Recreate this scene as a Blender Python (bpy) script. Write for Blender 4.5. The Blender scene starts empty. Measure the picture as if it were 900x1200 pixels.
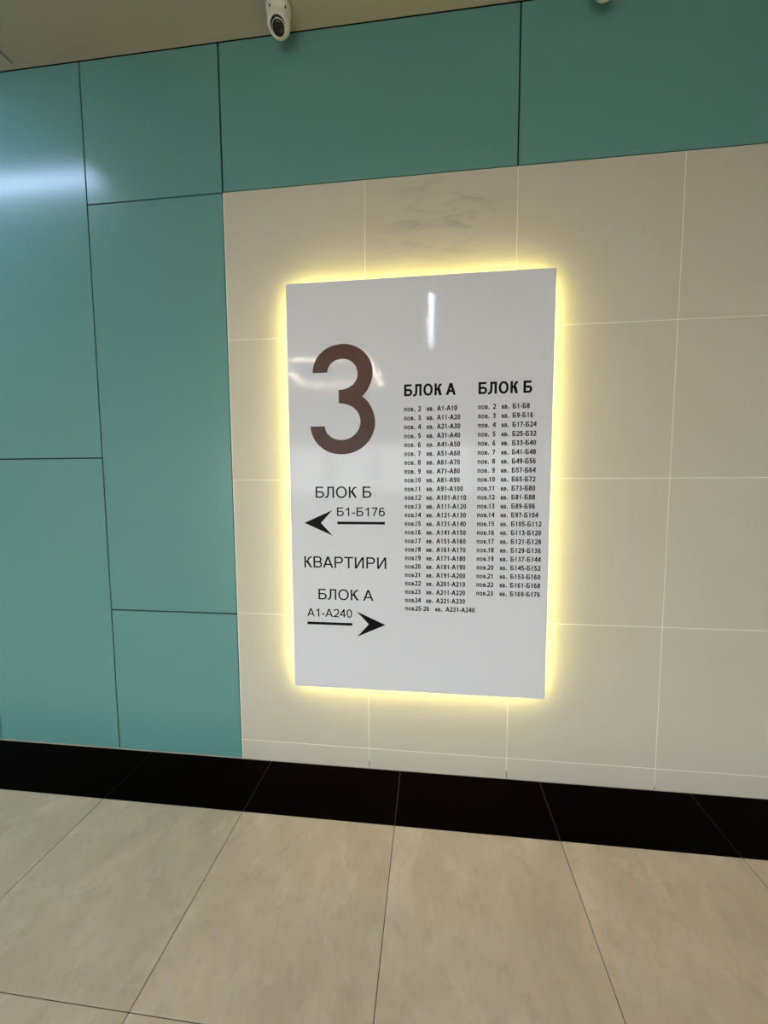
import bpy, bmesh, math, random
from mathutils import Vector, Matrix
from mathutils.geometry import tessellate_polygon
random.seed(7)
sc = bpy.context.scene
COL = sc.collection

# ------------------------------------------------------------------ camera
F_PX = 477.79
CAM_LOC = Vector((0.92745, -1.72303, 1.30150))
YAW, PITCH, ROLL = math.radians(-6.64295), math.radians(-4.58382), math.radians(-0.29697)
fw = Vector((math.sin(YAW)*math.cos(PITCH), math.cos(YAW)*math.cos(PITCH), math.sin(PITCH)))
r0 = Vector((math.cos(YAW), -math.sin(YAW), 0)); u0 = r0.cross(fw)
rt = r0*math.cos(ROLL) + u0*math.sin(ROLL); up = -r0*math.sin(ROLL) + u0*math.cos(ROLL)
cd = bpy.data.cameras.new('camera'); cam = bpy.data.objects.new('camera', cd); COL.objects.link(cam)
cd.sensor_fit = 'VERTICAL'; cd.sensor_height = 36; cd.lens = 36*F_PX/1200; cd.clip_start = 0.02
cam.matrix_world = Matrix(((rt.x, up.x, -fw.x, CAM_LOC.x), (rt.y, up.y, -fw.y, CAM_LOC.y), (rt.z, up.z, -fw.z, CAM_LOC.z), (0, 0, 0, 1)))
sc.camera = cam

# ------------------------------------------------------------------ world, exposure
w = bpy.data.worlds.new('daylight'); sc.world = w; w.use_nodes = True
bg = w.node_tree.nodes['Background']
bg.inputs['Color'].default_value = (0.985, 0.985, 1.07, 1); bg.inputs['Strength'].default_value = 5.0
sc.view_settings.view_transform = 'Standard'; sc.view_settings.look = 'None'
sc.view_settings.gamma = 1; sc.view_settings.use_curve_mapping = False
sc.view_settings.exposure = 0.74

# room extents
XL, XR, YB, ZC = -3.70, 4.262, -7.6, 3.083
LAMP_WHITE, LAMP_WARM, LAMP_SIDE, LED = 43.0, 58.0, 30.0, 22.0

# ------------------------------------------------------------------ materials
def mat(name, col, rough=.5, spec=.5, metal=0., emit=None, es=0.):
    m = bpy.data.materials.new(name); m.use_nodes = True
    b = m.node_tree.nodes['Principled BSDF']
    b.inputs['Base Color'].default_value = (*col, 1); b.inputs['Roughness'].default_value = rough
    b.inputs['Specular IOR Level'].default_value = spec; b.inputs['Metallic'].default_value = metal
    if emit: b.inputs['Emission Color'].default_value = (*emit, 1); b.inputs['Emission Strength'].default_value = es
    return m
def N(m, t, **k):
    n = m.node_tree.nodes.new(t)
    for a, v in k.items(): setattr(n, a, v)
    return n
def noise_col(m, stops, scale=4, detail=6, rough=.6, stretch=(1, 1, 1), rand=True, bump=0., bscale=60, dist=0.):
    """base colour from a stretched noise through a ramp; each object gets its own offset"""
    L = m.node_tree.links; b = m.node_tree.nodes['Principled BSDF']
    tc = N(m, 'ShaderNodeTexCoord'); mp = N(m, 'ShaderNodeMapping'); mp.inputs['Scale'].default_value = stretch
    L.new(tc.outputs['Object'], mp.inputs['Vector'])
    if rand:
        oi = N(m, 'ShaderNodeObjectInfo'); mu = N(m, 'ShaderNodeMath', operation='MULTIPLY'); mu.inputs[1].default_value = 37.
        L.new(oi.outputs['Random'], mu.inputs[0]); L.new(mu.outputs[0], mp.inputs['Location'])
    nz = N(m, 'ShaderNodeTexNoise'); nz.inputs['Scale'].default_value = scale; nz.inputs['Detail'].default_value = detail
    nz.inputs['Roughness'].default_value = rough; nz.inputs['Distortion'].default_value = dist
    L.new(mp.outputs[0], nz.inputs['Vector'])
    cr = N(m, 'ShaderNodeValToRGB'); e = cr.color_ramp.elements
    e[0].position, e[0].color = stops[0][0], (*stops[0][1], 1); e[1].position, e[1].color = stops[-1][0], (*stops[-1][1], 1)
    for p, c in stops[1:-1]: q = e.new(p); q.color = (*c, 1)
    L.new(nz.outputs['Fac'], cr.inputs['Fac']); L.new(cr.outputs[0], b.inputs['Base Color'])
    if bump:
        n2 = N(m, 'ShaderNodeTexNoise'); n2.inputs['Scale'].default_value = bscale; L.new(tc.outputs['Object'], n2.inputs['Vector'])
        bp = N(m, 'ShaderNodeBump'); bp.inputs['Strength'].default_value = bump; bp.inputs['Distance'].default_value = .002
        L.new(n2.outputs['Fac'], bp.inputs['Height']); L.new(bp.outputs[0], b.inputs['Normal'])
    return cr
M = {}
M['cream'] = mat('cream_porcelain', (.6, .56, .43), .42, .35)
noise_col(M['cream'], [(.3, (.600, .572, .488)), (.7, (.625, .597, .512))], 3, 4)
M['cream_stain'] = mat('cream_porcelain_smudged', (.6, .56, .43), .42, .35)
cr = noise_col(M['cream_stain'], [(.3, (.600, .572, .488)), (.7, (.625, .597, .512))], 3, 4)
def add_stain(m, cr, centre, radius):
    """wiped grey smear on one tile, with its own outline"""
    L = m.node_tree.links; b = m.node_tree.nodes['Principled BSDF']
    tc = N(m, 'ShaderNodeTexCoord'); mp = N(m, 'ShaderNodeMapping'); mp.inputs['Location'].default_value = [-c for c in centre]
    L.new(tc.outputs['Object'], mp.inputs['Vector'])
    m2 = N(m, 'ShaderNodeMapping'); m2.inputs['Rotation'].default_value = (0, math.radians(38), 0); m2.inputs['Scale'].default_value = (1/radius[0], 0.01, 1/radius[1])
    L.new(mp.outputs[0], m2.inputs['Vector'])
    ln = N(m, 'ShaderNodeVectorMath', operation='LENGTH'); L.new(m2.outputs[0], ln.inputs[0])
    mr = N(m, 'ShaderNodeMapRange'); mr.inputs['From Min'].default_value = 1.; mr.inputs['From Max'].default_value = .45
    L.new(ln.outputs['Value'], mr.inputs['Value'])
    m3 = N(m, 'ShaderNodeMapping'); m3.inputs['Rotation'].default_value = (0, math.radians(38), 0); m3.inputs['Scale'].default_value = (6, 1, 26)
    L.new(mp.outputs[0], m3.inputs['Vector'])
    nz = N(m, 'ShaderNodeTexNoise'); nz.inputs['Scale'].default_value = 1.; nz.inputs['Detail'].default_value = 5; nz.inputs['Distortion'].default_value = 1.2
    L.new(m3.outputs[0], nz.inputs['Vector'])
    r2 = N(m, 'ShaderNodeMapRange'); r2.inputs['From Min'].default_value = .45; r2.inputs['From Max'].default_value = .72; r2.inputs['To Max'].default_value = .62
    L.new(nz.outputs['Fac'], r2.inputs['Value'])
    mu = N(m, 'ShaderNodeMath', operation='MULTIPLY'); L.new(mr.outputs[0], mu.inputs[0]); L.new(r2.outputs[0], mu.inputs[1])
    mx = N(m, 'ShaderNodeMix', data_type='RGBA'); mx.inputs['B'].default_value = (.36, .36, .31, 1)
    L.new(mu.outputs[0], mx.inputs['Factor']); L.new(cr.outputs[0], mx.inputs['A']); L.new(mx.outputs['Result'], b.inputs['Base Color'])
add_stain(M['cream_stain'], cr, (-0.01, 0, .14), (.30, .19))
M['grout'] = mat('pale_grout', (.95, .93, .83), .7, .2)
M['teal'] = mat('teal_lacquer', (.2, .4, .37), .22, .5)
noise_col(M['teal'], [(.3, (.131, .332, .318)), (.7, (.139, .345, .330))], 1.5, 3)
M['dark'] = mat('joint_black', (.006, .008, .008), .8, .1)
M['trim'] = mat('white_edge_profile', (.82, .85, .80), .4, .4)
M['ceil'] = mat('ceiling_paint', (.42, .39, .32), .8, .2)
noise_col(M['ceil'], [(.3, (.405, .385, .325)), (.7, (.425, .405, .345))], 2, 3)
M['floor'] = mat('beige_concrete_tile', (.4, .37, .3), .42, .35)
noise_col(M['floor'], [(.28, (.57, .48, .375)), (.46, (.665, .565, .445)), (.54, (.705, .60, .475)), (.72, (.83, .715, .58))], 3.0, 9, .62, (1.25, .8, 1), bump=.05, bscale=90, dist=.4)
def add_flecks(m, scale, lo, hi, col, amt):
    L = m.node_tree.links; b = m.node_tree.nodes['Principled BSDF']; src = b.inputs['Base Color'].links[0].from_socket
    mp = [n for n in m.node_tree.nodes if n.type == 'MAPPING'][0]
    nz = N(m, 'ShaderNodeTexNoise'); nz.inputs['Scale'].default_value = scale; nz.inputs['Detail'].default_value = 8; nz.inputs['Roughness'].default_value = .7
    L.new(mp.outputs[0], nz.inputs['Vector'])
    r = N(m, 'ShaderNodeMapRange'); r.inputs['From Min'].default_value = lo; r.inputs['From Max'].default_value = hi; r.inputs['To Max'].default_value = amt
    L.new(nz.outputs['Fac'], r.inputs['Value']); mx = N(m, 'ShaderNodeMix', data_type='RGBA'); mx.inputs['B'].default_value = (*col, 1)
    L.new(r.outputs[0], mx.inputs['Factor']); L.new(src, mx.inputs['A']); L.new(mx.outputs['Result'], b.inputs['Base Color'])
add_flecks(M['floor'], 9, .52, .72, (.86, .78, .64), .55)
add_flecks(M['floor'], 16, .54, .78, (.40, .34, .25), .5)
M['black'] = mat('black_polished_tile', (.0022, .0008, .0007), .35, .012)
M['fgrout'] = mat('brown_floor_grout', (.10, .085, .06), .9, .1)
M['bgrout'] = mat('pale_floor_grout', (.50, .46, .38), .9, .1)
M['signface'] = mat('satin_white_sheet', (.77, .80, .86), .055, .22)
def peel(m, sc_, st):
    L = m.node_tree.links; tc = N(m, 'ShaderNodeTexCoord'); n2 = N(m, 'ShaderNodeTexNoise'); n2.inputs['Scale'].default_value = sc_; n2.inputs['Detail'].default_value = 2
    L.new(tc.outputs['Object'], n2.inputs['Vector']); bp = N(m, 'ShaderNodeBump'); bp.inputs['Strength'].default_value = st; bp.inputs['Distance'].default_value = .001
    L.new(n2.outputs['Fac'], bp.inputs['Height']); L.new(bp.outputs[0], m.node_tree.nodes['Principled BSDF'].inputs['Normal'])
peel(M['signface'], 45, .2)
M['signedge'] = mat('sheet_edge', (.55, .55, .53), .4, .4)
M['vinyl'] = mat('black_vinyl', (.005, .0035, .005), .4, .08)
M['bronze'] = mat('dark_bronze_film', (.080, .029, .018), .3, .22, 0)
M['alu'] = mat('tray_aluminium', (.6, .6, .6), .4, .5, .9)
M['led'] = mat('warm_led_strip', (.9, .8, .5), .5, .5, 0, (1., .86, .26), LED)
M['lampw'] = mat('cool_lamp_diffuser', (.9, .9, .9), .5, .5, 0, (.84, .92, 1.), LAMP_WHITE)
M['lamps'] = mat('cool_side_diffuser', (.9, .9, .9), .5, .5, 0, (.52, .68, 1.), LAMP_SIDE)
M['lampy'] = mat('warm_lamp_diffuser', (.9, .8, .7), .5, .5, 0, (1., .85, .68), LAMP_WARM)
M['camw'] = mat('camera_white_plastic', (.80, .81, .77), .4, .5)
M['camb'] = mat('camera_black_glass', (.003, .003, .004), .12, .5)
M['camd'] = mat('camera_dark_slot', (.03, .03, .025), .6, .3)
M['wall'] = mat('plain_wall_paint', (.52, .49, .42), .7, .3)
M['frame'] = mat('dark_aluminium_frame', (.05, .05, .055), .4, .5, .3)
M['pave'] = mat('outdoor_paving', (.3, .29, .27), .9, .2)
M['hedge'] = mat('hedge_green', (.06, .13, .03), .9, .2)
g = bpy.data.materials.new('clear_glass'); g.use_nodes = True; nt = g.node_tree; nt.nodes.clear()
o_ = nt.nodes.new('ShaderNodeOutputMaterial'); tr = nt.nodes.new('ShaderNodeBsdfTransparent'); tr.inputs[0].default_value = (.93, .97, .95, 1)
gl = nt.nodes.new('ShaderNodeBsdfGlossy'); gl.inputs['Roughness'].default_value = .01
fr = nt.nodes.new('ShaderNodeFresnel'); fr.inputs[0].default_value = 1.45; mx = nt.nodes.new('ShaderNodeMixShader')
nt.links.new(fr.outputs[0], mx.inputs[0]); nt.links.new(tr.outputs[0], mx.inputs[1]); nt.links.new(gl.outputs[0], mx.inputs[2]); nt.links.new(mx.outputs[0], o_.inputs[0])
M['glass'] = g

# ------------------------------------------------------------------ helpers
def link(name, me, m=None, parent=None, loc=(0, 0, 0)):
    o = bpy.data.objects.new(name, me); COL.objects.link(o); o.location = loc
    if m is not None and not me.materials: me.materials.append(M[m])
    if parent is not None: o.parent = parent
    return o
def tag(o, label, cat, group=None):
    o['label'] = label; o['category'] = cat
    if group: o['group'] = group
    return o
def empty(name, loc):
    o = bpy.data.objects.new(name, None); COL.objects.link(o); o.location = loc; o.empty_display_size = .05; return o
def add_box(bm, x0, x1, y0, y1, z0, z1):
    v = [bm.verts.new(p) for p in ((x0, y0, z0), (x1, y0, z0), (x1, y1, z0), (x0, y1, z0), (x0, y0, z1), (x1, y0, z1), (x1, y1, z1), (x0, y1, z1))]
    for f in ((3, 2, 1, 0), (4, 5, 6, 7), (0, 1, 5, 4), (1, 2, 6, 5), (2, 3, 7, 6), (3, 0, 4, 7)): bm.faces.new([v[i] for i in f])
def me_from(bm, name, smooth=False):
    me = bpy.data.meshes.new(name); bm.to_mesh(me); bm.free()
    if smooth:
        for p in me.polygons: p.use_smooth = True
    return me
def box_me(name, x0, x1, y0, y1, z0, z1, bev=0.):
    bm = bmesh.new(); add_box(bm, x0, x1, y0, y1, z0, z1)
    if bev: bmesh.ops.bevel(bm, geom=list(bm.edges), offset=bev, segments=1, affect='EDGES', profile=.5)
    return me_from(bm, name)
def box(name, m, x0, x1, y0, y1, z0, z1, parent=None, bev=0., origin=None):
    """origin at the box centre so object coordinates stay local"""
    c = origin or ((x0+x1)/2, (y0+y1)/2, (z0+z1)/2)
    me = box_me(name, x0-c[0], x1-c[0], y0-c[1], y1-c[1], z0-c[2], z1-c[2], bev)
    return link(name, me, m, parent, c)
def struct(o): o['kind'] = 'structure'; return o
def lathe_bm(bm, prof, seg=40, mtx=None):
    rings = []
    for r, z in prof:
        if r < 1e-6: rings.append([bm.verts.new((0, 0, z))])
        else: rings.append([bm.verts.new((r*math.cos(2*math.pi*i/seg), r*math.sin(2*math.pi*i/seg), z)) for i in range(seg)])
    for a, b in zip(rings, rings[1:]):
        for i in range(seg):
            j = (i+1) % seg
            if len(a) == 1 and len(b) == 1: continue
            if len(a) == 1: bm.faces.new((a[0], b[i], b[j]))
            elif len(b) == 1: bm.faces.new((a[i], b[0], a[j]))
            else: bm.faces.new((a[i], b[i], b[j], a[j]))
    if mtx is not None: bmesh.ops.transform(bm, matrix=mtx, verts=[v for r in rings for v in r])

# ------------------------------------------------------------------ back wall
wall = struct(box('wall_back', 'dark', XL-.1, XR+.1, .014, .12, 0, ZC+.1))
wall.location = (0, 0, 0)
for v in wall.data.vertices: v.co += Vector(((XL+XR)/2, .067, (ZC+.1)/2))
X0, PX = .0529, .6014
zs = [0.0954, .6993, 1.3010, 1.9022, 2.5035]
G = .0027
# pale grout bed behind the cream tiles (flush tiles, joint recessed 1 mm)
box('grout', 'grout', X0, XR, .0008, .0135, 0.0005, 2.503, wall)
tile_me = {}
nx = 7
for i in range(nx):
    xa, xb = X0 + i*PX + (G/2 if i else .004), X0 + (i+1)*PX - G/2
    rows = [(0.003, zs[0]-G/2, 'skirting_tile')] + [(zs[k]+G/2, zs[k+1]-G/2, 'wall_tile') for k in range(4)]
    for z0, z1, nm in rows:
        st = (i == 1 and z1 > 2.4)
        if nm == 'skirting_tile': z0 = .004
        o = box(nm, 'cream_stain' if st else 'cream', xa, xb, 0., .012, z0, z1, wall, .0006)
        if st: o['label'] = 'cream tile with a wiped grey smear across its middle'
# missing grout at the foot of the skirting joints
for i in (1, 2, 3): box('missing_grout', 'dark', X0+i*PX-.0011, X0+i*PX+.0011, .0004, .0016, .003, .036 if i < 3 else .018, wall)
box('edge_trim', 'trim', X0, X0+.0035, -.0008, .012, .004, 2.503, wall)
# teal lacquered panels
T = .0056
def panel(x0, x1, z0, z1, nm='wall_panel'):
    return box(nm, 'teal', x0+T/2, x1-T/2, 0., .012, z0+T/2, z1-T/2, wall, .0008)
ztop = ZC-.0002; zb = .003
xc = X0
cols = [(-.5732, xc-.0015), (-1.2206, -.5732), (-1.845, -1.2206), (-2.47, -1.845), (-3.095, -2.47), (XL, -3.095)]
for k, (a, b) in enumerate(cols):
    cuts = [zb, .694, 2.5035, ztop] if k % 2 == 0 else [zb, 1.4054, ztop]
    for c0, c1 in zip(cuts, cuts[1:]): panel(a, b, c0, c1)
xs = [xc, 1.2541, 2.455, 3.656, XR]
for a, b in zip(xs, xs[1:]): panel(a, b, 2.5035+.001, ztop)
box('sealant_bead', 'bgrout', XL, xc, -.0006, .010, 0.0005, .0045, wall)
box('sealant_bead', 'bgrout', xc+.004, XR, -.0008, .003, 0.0003, .0035, wall)

# ------------------------------------------------------------------ floor
floor = struct(box('floor', 'fgrout', XL-.1, XR+.1, YB-.1, .12, -.12, -.0022))
FX, FP = .1945, .6
ys = [0., -.2905, -.902] + [-.902-.6035*k for k in range(1, 12)]
box('black_row_grout', 'bgrout', XL, XR, ys[1]-.001, -.0002, -.0024, -.0006, floor).location.z += 0
GF = .0024
k0 = math.floor((XL-FX)/FP); k1 = math.ceil((XR-FX)/FP)
fl = floor.location.copy()
def ftile(nm, m, x0, x1, y0, y1, cache={}):
    key = (m, round(x1-x0, 4), round(y1-y0, 4))
    if key not in cache:
        dx, dy = (x1-x0)/2, (y1-y0)/2
        cache[key] = box_me(nm, -dx, dx, -dy, dy, -.004, 0., .0007)
    o = link(nm, cache[key], m, floor, Vector(((x0+x1)/2, (y0+y1)/2, 0)) - fl)
    return o
for k in range(k0, k1):
    x0, x1 = max(FX+k*FP, XL)+GF/2, min(FX+(k+1)*FP, XR)-GF/2
    if x1-x0 < .02: continue
    ftile('black_floor_tile', 'black', x0+.0002, x1-.0002, ys[1]+.0012, -.0015)
    for ya, yb in zip(ys[1:], ys[2:]):
        yb = max(yb, YB)
        if ya-yb > .05: ftile('floor_tile', 'floor', x0, x1, yb+GF/2, ya-GF/2)

# ------------------------------------------------------------------ ceiling
ceil = struct(box('ceiling', 'dark', XL-.1, XR+.1, YB-.1, .12, ZC+.03, ZC+.12))
cl = ceil.location.copy()
def cpanel(x0, x1, y0, y1):
    me = box_me('ceiling_panel', x0, x1, y0, y1, ZC, ZC+.029); o = link('ceiling_panel', me, 'ceil', ceil, -cl)
XJ = -.861
cpanel(XJ+.005, XR, YB, -.0225); cpanel(XL, XJ-.005, YB, -.0225); cpanel(XL, XR, -.0224, -.0022)

# ------------------------------------------------------------------ other walls and the glazed rear front
struct(box('wall_left', 'wall', XL-.1, XL, YB, -.0005, 0, ZC))
struct(box('wall_right', 'wall', XR, XR+.1, YB, -.0005, 0, ZC))
WX0, WX1, WZ = -3.6, 3.0, 2.16
bm = bmesh.new()
add_box(bm, XL-.1, WX0, YB-.15, YB, 0, ZC); add_box(bm, WX1, XR+.1, YB-.15, YB, 0, ZC); add_box(bm, WX0, WX1, YB-.15, YB, WZ, ZC)
struct(link('wall_front', me_from(bm, 'wall_front'), 'wall'))
win = struct(empty('window_1', ((WX0+WX1)/2, YB-.08, 0)))
def wl(o): o.location -= win.location; return o
nb = 6; step = (WX1-WX0)/nb
for i in range(nb+1):
    x = WX0 + i*step; x = min(max(x, WX0+.03), WX1-.03)
    wl(box('mullion', 'frame', x-.03, x+.03, YB-.11, YB-.05, 0, WZ, win))
for z in (.03, WZ-.03): wl(box('transom', 'frame', WX0, WX1, YB-.105, YB-.055, z-.03, z+.03, win))
for i in range(nb):
    for za, zb_ in ((.06, WZ-.06),):
        wl(box('pane', 'glass', WX0+i*step+.03, WX0+(i+1)*step-.03, YB-.083, YB-.077, za, zb_, win))
struct(box('ground', 'pave', -30, 30, -40, YB-.16, -.2, -.02))

# ------------------------------------------------------------------ lettering: Latin-free set drawn from strokes (units: cap height 716)
class Pen:
    def __init__(s, V, H): s.V, s.H, s.strips, s.polys = V, H, [], []
    def poly(s, *p): s.polys.append(list(p))
    def rect(s, x0, x1, y0, y1): s.poly((x0, y0), (x1, y0), (x1, y1), (x0, y1))
    def ring(s, x0, x1, y0, y1, n=36, e=2.12):
        cx, cy, rx, ry = (x0+x1)/2, (y0+y1)/2, (x1-x0)/2, (y1-y0)/2
        def q(rx, ry, t):
            c, d = math.cos(t), math.sin(t)
            return (cx+rx*math.copysign(abs(c)**(2/e), c), cy+ry*math.copysign(abs(d)**(2/e), d))
        A = [q(rx, ry, 2*math.pi*i/n) for i in range(n+1)]; B = [q(rx-s.V, ry-s.H, 2*math.pi*i/n) for i in range(n+1)]
        s.strips.append((A, B))
    def bowl(s, x0, x1, y0, y1, n=14):
        ry = (y1-y0)/2; rx = min(ry*1.05, (x1-x0)*.6); cy = (y0+y1)/2; cx = x1-rx
        A = [(x0, y1)] + [(cx+rx*math.cos(t), cy+ry*math.sin(t)) for t in [math.pi/2-math.pi*i/n for i in range(n+1)]] + [(x0, y0)]
        B = [(x0, y1-s.H)] + [(cx+(rx-s.V)*math.cos(t), cy+(ry-s.H)*math.sin(t)) for t in [math.pi/2-math.pi*i/n for i in range(n+1)]] + [(x0, y0+s.H)]
        s.strips.append((A, B))
    def stroke(s, pts, k=1.):
        A, B = [], []
        for i, p in enumerate(pts):
            a = pts[max(i-1, 0)]; b = pts[min(i+1, len(pts)-1)]
            dx, dy = b[0]-a[0], b[1]-a[1]; l = math.hypot(dx, dy) or 1; dx /= l; dy /= l
            t = k*math.hypot(s.V*dy, s.H*dx)/2
            A.append((p[0]-dy*t, p[1]+dx*t)); B.append((p[0]+dy*t, p[1]-dx*t))
        s.strips.append((A, B))
def arc(cx, cy, rx, ry, a0, a1, n=18):
    return [(cx+rx*math.cos(math.radians(a0+(a1-a0)*i/n)), cy+ry*math.sin(math.radians(a0+(a1-a0)*i/n))) for i in range(n+1)]
def bez(p0, p1, p2, p3, n=12, first=True):
    r = []
    for i in range(0 if first else 1, n+1):
        t = i/n; u = 1-t
        r.append(tuple(u**3*p0[k]+3*u*u*t*p1[k]+3*u*t*t*p2[k]+t**3*p3[k] for k in (0, 1)))
    return r
def glyph(c, bold):
    V, H = (168, 132) if bold else (104, 90)
    ADV = {'Б': 718 if bold else 656, 'Л': 708 if bold else 656, 'О': 778, 'К': 609 if bold else 583, 'А': 722 if bold else 667, 'В': 722 if bold else 667,
           'Р': 667, 'Т': 611, 'И': 719, '-': 333, '.': 278, ' ': 278, 'п': 576, 'о': 611, 'в': 569, 'к': 494}
    w_ = ADV.get(c, 556)
    if c in 'повк': V, H = 155, 120
    s = Pen(V, H)
    if c == 'Б':
        s.rect(75, 75+V, 0, 716); s.rect(75, w_-95, 716-H, 716); s.bowl(75+V*.5, w_-42, 0, 432)
    elif c in 'Вв':
        h = 716 if c == 'В' else 519; m = h*.53
        s.rect(72, 72+V, 0, h); s.bowl(72+V*.5, w_-72, m-H/2, h); s.bowl(72+V*.5, w_-40, 0, m+H/2)
    elif c == 'Р': s.rect(75, 75+V, 0, 716); s.bowl(75+V*.5, w_-45, 290, 716)
    elif c == 'Л':
        x1 = w_-75; a = 165
        s.rect(x1-V, x1, 0, 716); s.rect(a, x1, 716-H, 716)
        s.stroke([(a+V/2, 700), (a+V/2, 420), (a+V/2-8, 250), (a+V/2-32, 120), (a+V/2-75, 58), (a-55, 38), (5, 34)])
    elif c in 'Оо': s.ring(48, w_-48, -12, 728) if c == 'О' else s.ring(38, w_-38, -12, 531)
    elif c in 'Кк':
        h = 716 if c == 'К' else 519; k = h/716
        s.rect(75, 75+V, 0, h); m = h*.52
        s.stroke([(75+V*.6, m), (75+V+40*k, m), (75+V+105*k, m+50*k), (75+V+165*k, m+165*k), (75+V+225*k, m+260*k), (w_-25, h-H*.55)])
        d = V*1.2; xm = 75+V+45*k
        s.poly((w_-2, 0), (xm+d*.95, m+35*k), (xm-5, m+20*k), (xm-5, m-35*k), (w_-2-d, 0))
    elif c == 'А':
        d = V*1.1; t = w_/2
        s.poly((3, 0), (3+d, 0), (t+d/2, 716), (t-d/2, 716)); s.poly((w_-3-d, 0), (w_-3, 0), (t+d/2, 716), (t-d/2, 716))
        s.rect(3+d+50, w_-3-d-50, 170, 170+H)
    elif c == 'Т': s.rect(20, w_-20, 716-H, 716); s.rect(w_/2-V/2, w_/2+V/2, 0, 716)
    elif c == 'И':
        s.rect(77, 77+V, 0, 716); s.rect(w_-77-V, w_-77, 0, 716); d = V*1.15
        s.poly((77, 0), (77+d, 0), (w_-77, 716), (w_-77-d, 716))
    elif c == 'п': s.rect(70, 70+V, 0, 519); s.rect(w_-70-V, w_-70, 0, 519); s.rect(70, w_-70, 519-H, 519)
    elif c == '-': s.rect(40, 293, 200, 200+H*1.05)
    elif c == '.': s.rect(85, 85+V*1.02, 0, V*1.0)
    elif c == '0': s.ring(42, w_-42, -12, 720)
    elif c == '8': s.ring(58, w_-58, 372-H*.35, 720); s.ring(38, w_-38, -12, 372+H*.5)
    elif c in '69':
        q = Pen(V, H); q.ring(42, w_-38, -12, 455); q.stroke(arc(w_/2+6, 352, w_/2-46-V/2, 368-H/2, 200, 38, 22))
        if c == '6': s = q
        else:
            R = lambda p: (w_-p[0], 708-p[1])
            s.strips = [([R(p) for p in a], [R(p) for p in b]) for a, b in q.strips]
    elif c == '1':
        x1 = 384; s.poly((108, 545), (230, 612), (x1-V*.68, 719), (x1, 719), (x1, 0), (x1-V, 0), (x1-V, 552), (108, 545-H*1.1))
    elif c == '2':
        s.stroke(arc(282, 508, 235-V/2, 212-H/2, 172, -12, 18) + [(282+(235-V/2)*.90, 400), (395, 300), (240, 165), (120, 60)])
        s.rect(30, 512, 0, H)
    elif c == '3':
        s.stroke(arc(268, 545, 215-V/2, 175-H/2, 168, -90, 18) + [(205, 545-175+H/2)])
        s.stroke([(205, 372+H*.1)] + arc(268, 200+H*.05, 242-V/2, 212-H/2, 90, -170, 22))
    elif c == '4':
        s.rect(338, 338+V, 0, 716); s.rect(18, 532, 162, 162+H); s.poly((18, 162+H*.5), (18, 162+H), (338, 716), (338+V*.5, 716), (338+V*.5, 560), (60+V*.75, 162+H*.8))
    elif c == '5':
        s.rect(130, 495, 716-H, 716); s.poly((110, 716), (110+V*1.02, 716), (84+V*.95, 370), (45, 340))
        s.stroke(arc(272, 232, 240-V/2, 244-H/2, 142, -168, 24))
    elif c == '7':
        s.rect(42, 515, 716-H, 716); s.stroke([(505-V*.6, 716-H*.5), (400, 540), (300, 330), (240, 130), (225, 0)])
    return s, w_
GC = {}
def text_bm(bm, txt, x, z, cap, xs_, bold, y, th):
    """letters as thin cut sheet on the plane y, cap height cap, horizontal scale xs_"""
    k = cap/716; pen = x
    for c in txt:
        if (c, bold) not in GC: GC[(c, bold)] = glyph(c, bold)
        s, adv = GC[(c, bold)]
        T_ = lambda p: (pen+p[0]*k*xs_, z+p[1]*k)
        for A, B in s.strips:
            fa = [bm.verts.new((*[T_(p)[0]], y-th, T_(p)[1])) for p in A]; fb = [bm.verts.new((T_(p)[0], y-th, T_(p)[1])) for p in B]
            for i in range(len(A)-1):
                bm.faces.new((fa[i], fa[i+1], fb[i+1], fb[i]))
        for P in s.polys: add_poly(bm, [T_(p) for p in P], y, th, sides=False)
        pen += adv*k*xs_
def add_poly(bm, P, y, th, sides=True):
    f = [bm.verts.new((p[0], y-th, p[1])) for p in P]
    for t in tessellate_polygon([[Vector((p[0], p[1], 0)) for p in P]]): bm.faces.new([f[i] for i in t])
    if sides:
        b = [bm.verts.new((p[0], y, p[1])) for p in P]; n = len(P)
        for i in range(n): bm.faces.new((f[i], f[(i+1) % n], b[(i+1) % n], b[i]))
def width(txt, bold):
    return sum(glyph(c, bold)[1] for c in txt)

# ------------------------------------------------------------------ the sign
SX0, SX1, SZ0, SZ1, SY = .3305, 1.3955, .3935, 2.0990, -.0435
sign = tag(empty('illuminated_sign', ((SX0+SX1)/2, 0, SZ0)), 'tall silver-white directory sign with black lettering and yellow backlight on cream tiles', 'sign')
def sp(o): o.location -= sign.location; return o
sp(box('sign_panel', 'signface', SX0, SX1, SY, SY+.004, SZ0, SZ1, sign, .0005))
IN = .030
bm = bmesh.new()   # shallow tray that carries the sheet and the strip
add_box(bm, SX0+IN, SX1-IN, SY+.004, -.0205, SZ0+IN, SZ0+IN+.02); add_box(bm, SX0+IN, SX1-IN, SY+.004, -.0205, SZ1-IN-.02, SZ1-IN)
add_box(bm, SX0+IN, SX0+IN+.02, SY+.004, -.0205, SZ0+IN+.02, SZ1-IN-.02); add_box(bm, SX1-IN-.02, SX1-IN, SY+.004, -.0205, SZ0+IN+.02, SZ1-IN-.02)
link('back_frame', me_from(bm, 'back_frame'), 'alu', sign, -sign.location)
for a in ((SX0+.2, SZ0+.2), (SX1-.2, SZ0+.2), (SX0+.2, SZ1-.2), (SX1-.2, SZ1-.2)):
    bm = bmesh.new(); lathe_bm(bm, [(0, 0), (.009, 0), (.009, .0395), (0, .0395)], 20, Matrix.Translation((a[0], 0., a[1])) @ Matrix.Rotation(math.pi/2, 4, 'X'))
    link('standoff', me_from(bm, 'standoff'), 'alu', sign, -sign.location)
e = .0022
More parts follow.
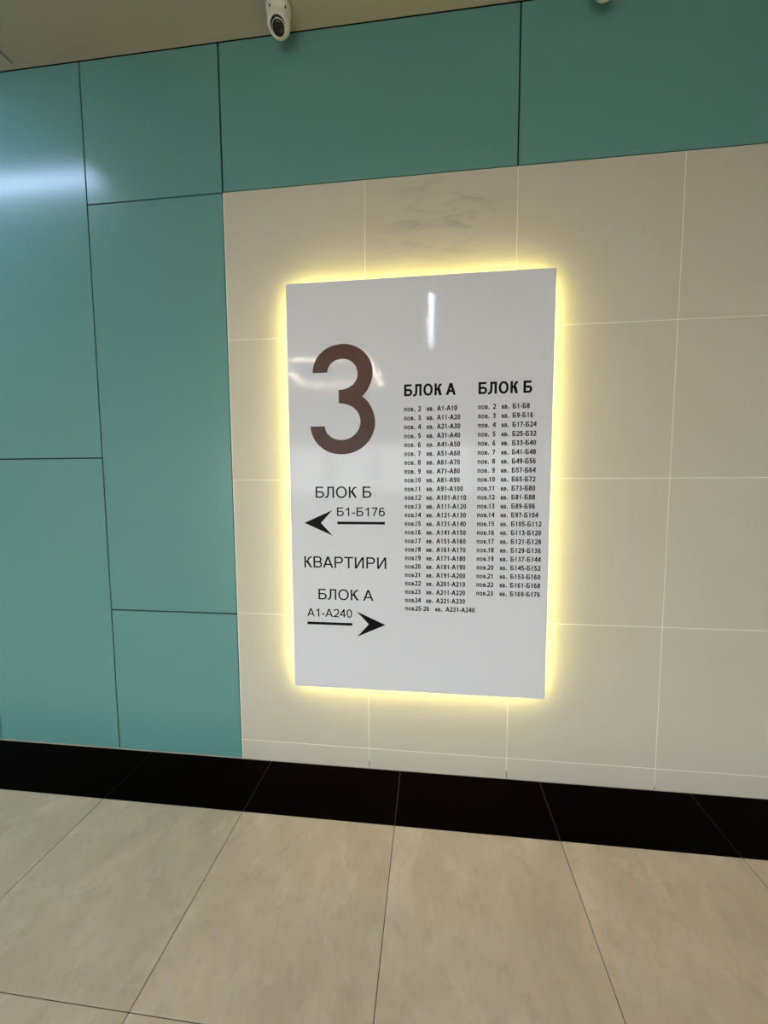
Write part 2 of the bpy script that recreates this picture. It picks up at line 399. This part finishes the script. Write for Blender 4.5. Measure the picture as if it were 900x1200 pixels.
for nm, b in (('a', (SX0+IN, SX1-IN, -.034, -.024, SZ0+IN-e, SZ0+IN-.0002)), ('b', (SX0+IN, SX1-IN, -.034, -.024, SZ1-IN+.0002, SZ1-IN+e)),
              ('c', (SX0+IN-e, SX0+IN-.0002, -.034, -.024, SZ0+IN, SZ1-IN)), ('d', (SX1-IN+.0002, SX1-IN+e, -.034, -.024, SZ0+IN, SZ1-IN))):
    sp(box('led_strip', 'led', *b, sign))
TH = .0006
def letters(name, txt, x0, x1, z, cap, bold, lb, rb, m='vinyl'):
    """x0..x1 are the measured ink extents; lb/rb bearings in units"""
    W_ = width(txt, bold)-lb-rb; xs_ = (x1-x0)/(W_*cap/716)
    root_ = None; pen = x0-lb*cap/716*xs_
    for c in txt:
        if c != ' ':
            bm = bmesh.new(); text_bm(bm, c, pen, z, cap, xs_, bold, SY, TH)
            link('letter', me_from(bm, 'letter'), m, sign, -sign.location)
        pen += glyph(c, bold)[1]*cap/716*xs_
letters('heading', 'БЛОК А', .8162, 1.0226, 1.6357, .0468, True, 75, 3)
letters('heading', 'БЛОК Б', 1.1108, 1.3163, 1.6355, .0468, True, 75, 42)
letters('heading', 'БЛОК Б', .4415, .6795, 1.2250, .0470, False, 75, 42)
letters('heading', 'КВАРТИРИ', .3862, .7405, .9255, .0490, False, 75, 77)
letters('heading', 'БЛОК А', .4456, .6850, .7870, .0465, False, 75, 3)
letters('range_text', 'Б1-Б176', .5326, .7354, 1.1480, .0368, False, 75, 42)
letters('range_text', 'А1-А240', .3940, .5924, .7105, .0362, False, 3, 42)
DZ = .03588; CAP = .0203; XSL = .83
def row(x, z, a, b, c, xb, xc_, xd):
    bm = bmesh.new()
    text_bm(bm, a, x-70*CAP/716*XSL, z, CAP, .80, True, SY, TH)
    if b: text_bm(bm, b, xb-40*CAP/716*XSL, z, CAP, XSL, True, SY, TH)
    text_bm(bm, 'кв.', xc_-75*CAP/716*XSL, z, CAP, .80, True, SY, TH)
    text_bm(bm, c, xd-(75 if c[0] == 'Б' else 3)*CAP/716*XSL, z, CAP, XSL, True, SY, TH)
    o = link('list_row', me_from(bm, 'list_row'), 'vinyl', sign, -sign.location); o['kind'] = 'stuff'   # letters under 8 px, joined per row
    return o
for i in range(23):
    n = i+2; z = 1.5748-DZ*i
    row(.8162+.00018*i, z, 'пов.', str(n), f'А{10*i+1}-А{10*i+10}', .8725 if n < 10 else .8602, .9079, .9480)
row(.8203, 1.5748-DZ*23+.0005, 'пов.', '25-26', 'А231-А240', .8620, .9455, .9878)
for i in range(22):
    n = i+2; z = 1.5765-DZ*i
    row(1.1108+.0001*i, z, 'пов.', str(n), f'Б{8*i+1}-Б{8*i+8}', 1.1680 if n < 10 else 1.1558, 1.2020+.0002*i, 1.2436+.0002*i)
# rules and arrows
sp(box('rule', 'vinyl', .5331, .7354, SY-TH, SY-.0001, 1.1132, 1.1246, sign)); sp(box('rule', 'vinyl', .3936, .5922, SY-TH, SY-.0001, .6754, .6868, sign))
for P in ([(.3902, 1.1182), (.5120, 1.0643), (.4625, 1.1184), (.5124, 1.1728)], [(.7358, .6838), (.6126, .7383), (.6640, .6844), (.6142, .6283)]):
    bm = bmesh.new(); add_poly(bm, P, SY-.0001, TH); link('arrow', me_from(bm, 'arrow'), 'vinyl', sign, -sign.location)
# the large numeral: outline in quarter curves
K = .5523
def q(a, c, b, k=K):
    """quarter curve from a to b with corner c"""
    return bez(a, (a[0]+(c[0]-a[0])*k, a[1]+(c[1]-a[1])*k), (b[0]+(c[0]-b[0])*k, b[1]+(c[1]-b[1])*k), b, 14)
P3 = []
P3 += q((.4381, 1.7400), (.4400, 1.8518), (.5650, 1.8518), .58)
P3 += q((.5650, 1.8518), (.6884, 1.8518), (.6890, 1.7370), .55)
P3 += q((.6890, 1.7370), (.6884, 1.6720), (.6431, 1.6400), .55)
P3 += q((.6431, 1.6400), (.6970, 1.6120), (.6972, 1.5340), .55)
P3 += q((.6972, 1.5340), (.6960, 1.4058), (.5560, 1.4058), .56)
P3 += q((.5560, 1.4058), (.4330, 1.4058), (.4246, 1.5222), .58)
P3 += [(.4860, 1.5222)]
P3 += q((.4860, 1.5222), (.4900, 1.4650), (.5560, 1.4650), .58)
P3 += q((.5560, 1.4650), (.6360, 1.4650), (.6362, 1.5400), .55)
P3 += q((.6362, 1.5400), (.6360, 1.6143), (.5463, 1.6143), .58)
P3 += [(.5465, 1.6688)]
P3 += q((.5465, 1.6688), (.6262, 1.6688), (.6262, 1.7320), .58)
P3 += q((.6262, 1.7320), (.6262, 1.7928), (.5640, 1.7928), .56)
P3 += q((.5640, 1.7928), (.5020, 1.7928), (.5000, 1.7400), .58)
R3 = []
for p in P3:
    if not R3 or (abs(p[0]-R3[-1][0])+abs(p[1]-R3[-1][1])) > 1e-5: R3.append(p)
bm = bmesh.new(); add_poly(bm, R3, SY-.0001, .0008)
nm3 = link('numeral', me_from(bm, 'numeral'), 'bronze', sign, -sign.location); nm3['label'] = 'large dark bronze numeral 3'

# ------------------------------------------------------------------ security cameras
def turret(loc, aim, label):
    t = tag(empty('security_camera', loc), label, 'security camera', 'turret cameras on the ceiling')
    bm = bmesh.new(); lathe_bm(bm, [(0, 0), (.044, 0), (.046, -.004), (.046, -.020), (.044, -.028), (.040, -.034), (0, -.034)], 48)
    link('mount_ring', me_from(bm, 'mount_ring', True), 'camw', t)
    for a in (240, 325):
        bm = bmesh.new(); c = Vector((math.cos(math.radians(a))*.0415, math.sin(math.radians(a))*.0415, -.0270))
        lathe_bm(bm, [(0, -.006), (.0035, -.006), (.0035, .004), (0, .004)], 14, Matrix.Translation(c)); link('screw_hole', me_from(bm, 'screw_hole'), 'camd', t)
    R = Vector(aim).normalized().to_track_quat('Z', 'Y').to_matrix().to_4x4()
    B = Matrix.Translation((0, 0, -.058)) @ R; r = .043
    prof = [(0, -r)] + [(r*math.cos(math.radians(a)), r*math.sin(math.radians(a))) for a in range(-84, 48, 6)] + [(.0302, .0303), (.0288, .0305), (.0280, .0260), (0, .0260)]
    bm = bmesh.new(); lathe_bm(bm, prof, 48, B); link('ball_housing', me_from(bm, 'ball_housing', True), 'camw', t)
    bm = bmesh.new(); lathe_bm(bm, [(0, .0262), (.0278, .0262), (.0278, .0282), (.018, .0292), (0, .0295)], 40, B); link('lens_window', me_from(bm, 'lens_window', True), 'camb', t)
    # inner ring around the lens, low on the window
    bm = bmesh.new(); lathe_bm(bm, [(.0232, .0280), (.0232, .0318), (.0250, .0312), (.0250, .0280)], 40, B @ Matrix.Translation((.0015, -.0048, 0))); link('lens_ring', me_from(bm, 'lens_ring', True), 'camw', t)
    bm = bmesh.new(); lathe_bm(bm, [(.0231, .0283), (.0231, .0308), (.012, .0318), (0, .0322)], 40, B @ Matrix.Translation((.0015, -.0048, 0))); link('lens', me_from(bm, 'lens', True), 'camb', t)
    return t
turret((.346, -.0905, ZC), (.09, -.90, -1.28), 'white ball security camera with round black lens, left of the two under the ceiling')
turret((1.530, -.073, ZC), (.2, -.9, -.9), 'white ball security camera cut off by the top edge right of centre')

# ------------------------------------------------------------------ ceiling lamps (seen mirrored in the sign and the teal panels)
def linear_lamp(x0, x1, y0, y1, m, label):
    t = tag(empty('linear_lamp', ((x0+x1)/2, (y0+y1)/2, ZC)), label, 'lamp')
    a = box('lamp_body', 'trim', x0, x1, y0, y1, ZC-.045, ZC-.0002, t); a.location -= t.location
    b = box('diffuser', m, x0+.006, x1-.006, y0+.006, y1-.006, ZC-.050, ZC-.0452, t); b.location -= t.location
linear_lamp(.893, .937, -3.84, -2.36, 'lampw', 'slim white ceiling lamp mirrored as the vertical streak high in the sign')
linear_lamp(-2.50, -.98, -.58, -.52, 'lamps', 'slim bluish ceiling lamp mirrored in the teal panels at upper left')
t = tag(empty('ring_lamp', (-.66, -5., ZC)), 'large square warm ring lamp mirrored around the numeral on the sign', 'lamp')
x0, x1, y0, y1, q_ = -1.40, .04, -5.85, -4.18, .055
def frame_bm(g, z0, z1):
    bm = bmesh.new()
    add_box(bm, x0+g, x1-g, y0+g, y0+q_-g, z0, z1); add_box(bm, x0+g, x1-g, y1-q_+g, y1-g, z0, z1)
    add_box(bm, x0+g, x0+q_-g, y0+q_-g, y1-q_+g, z0, z1); add_box(bm, x1-q_+g, x1-g, y0+q_-g, y1-q_+g, z0, z1)
    return bm
o = link('lamp_body', me_from(frame_bm(0, ZC-.05, ZC-.0002), 'lamp_body'), 'trim', t, -t.location)
o = link('diffuser', me_from(frame_bm(.008, ZC-.056, ZC-.0503), 'diffuser'), 'lampy', t, -t.location)
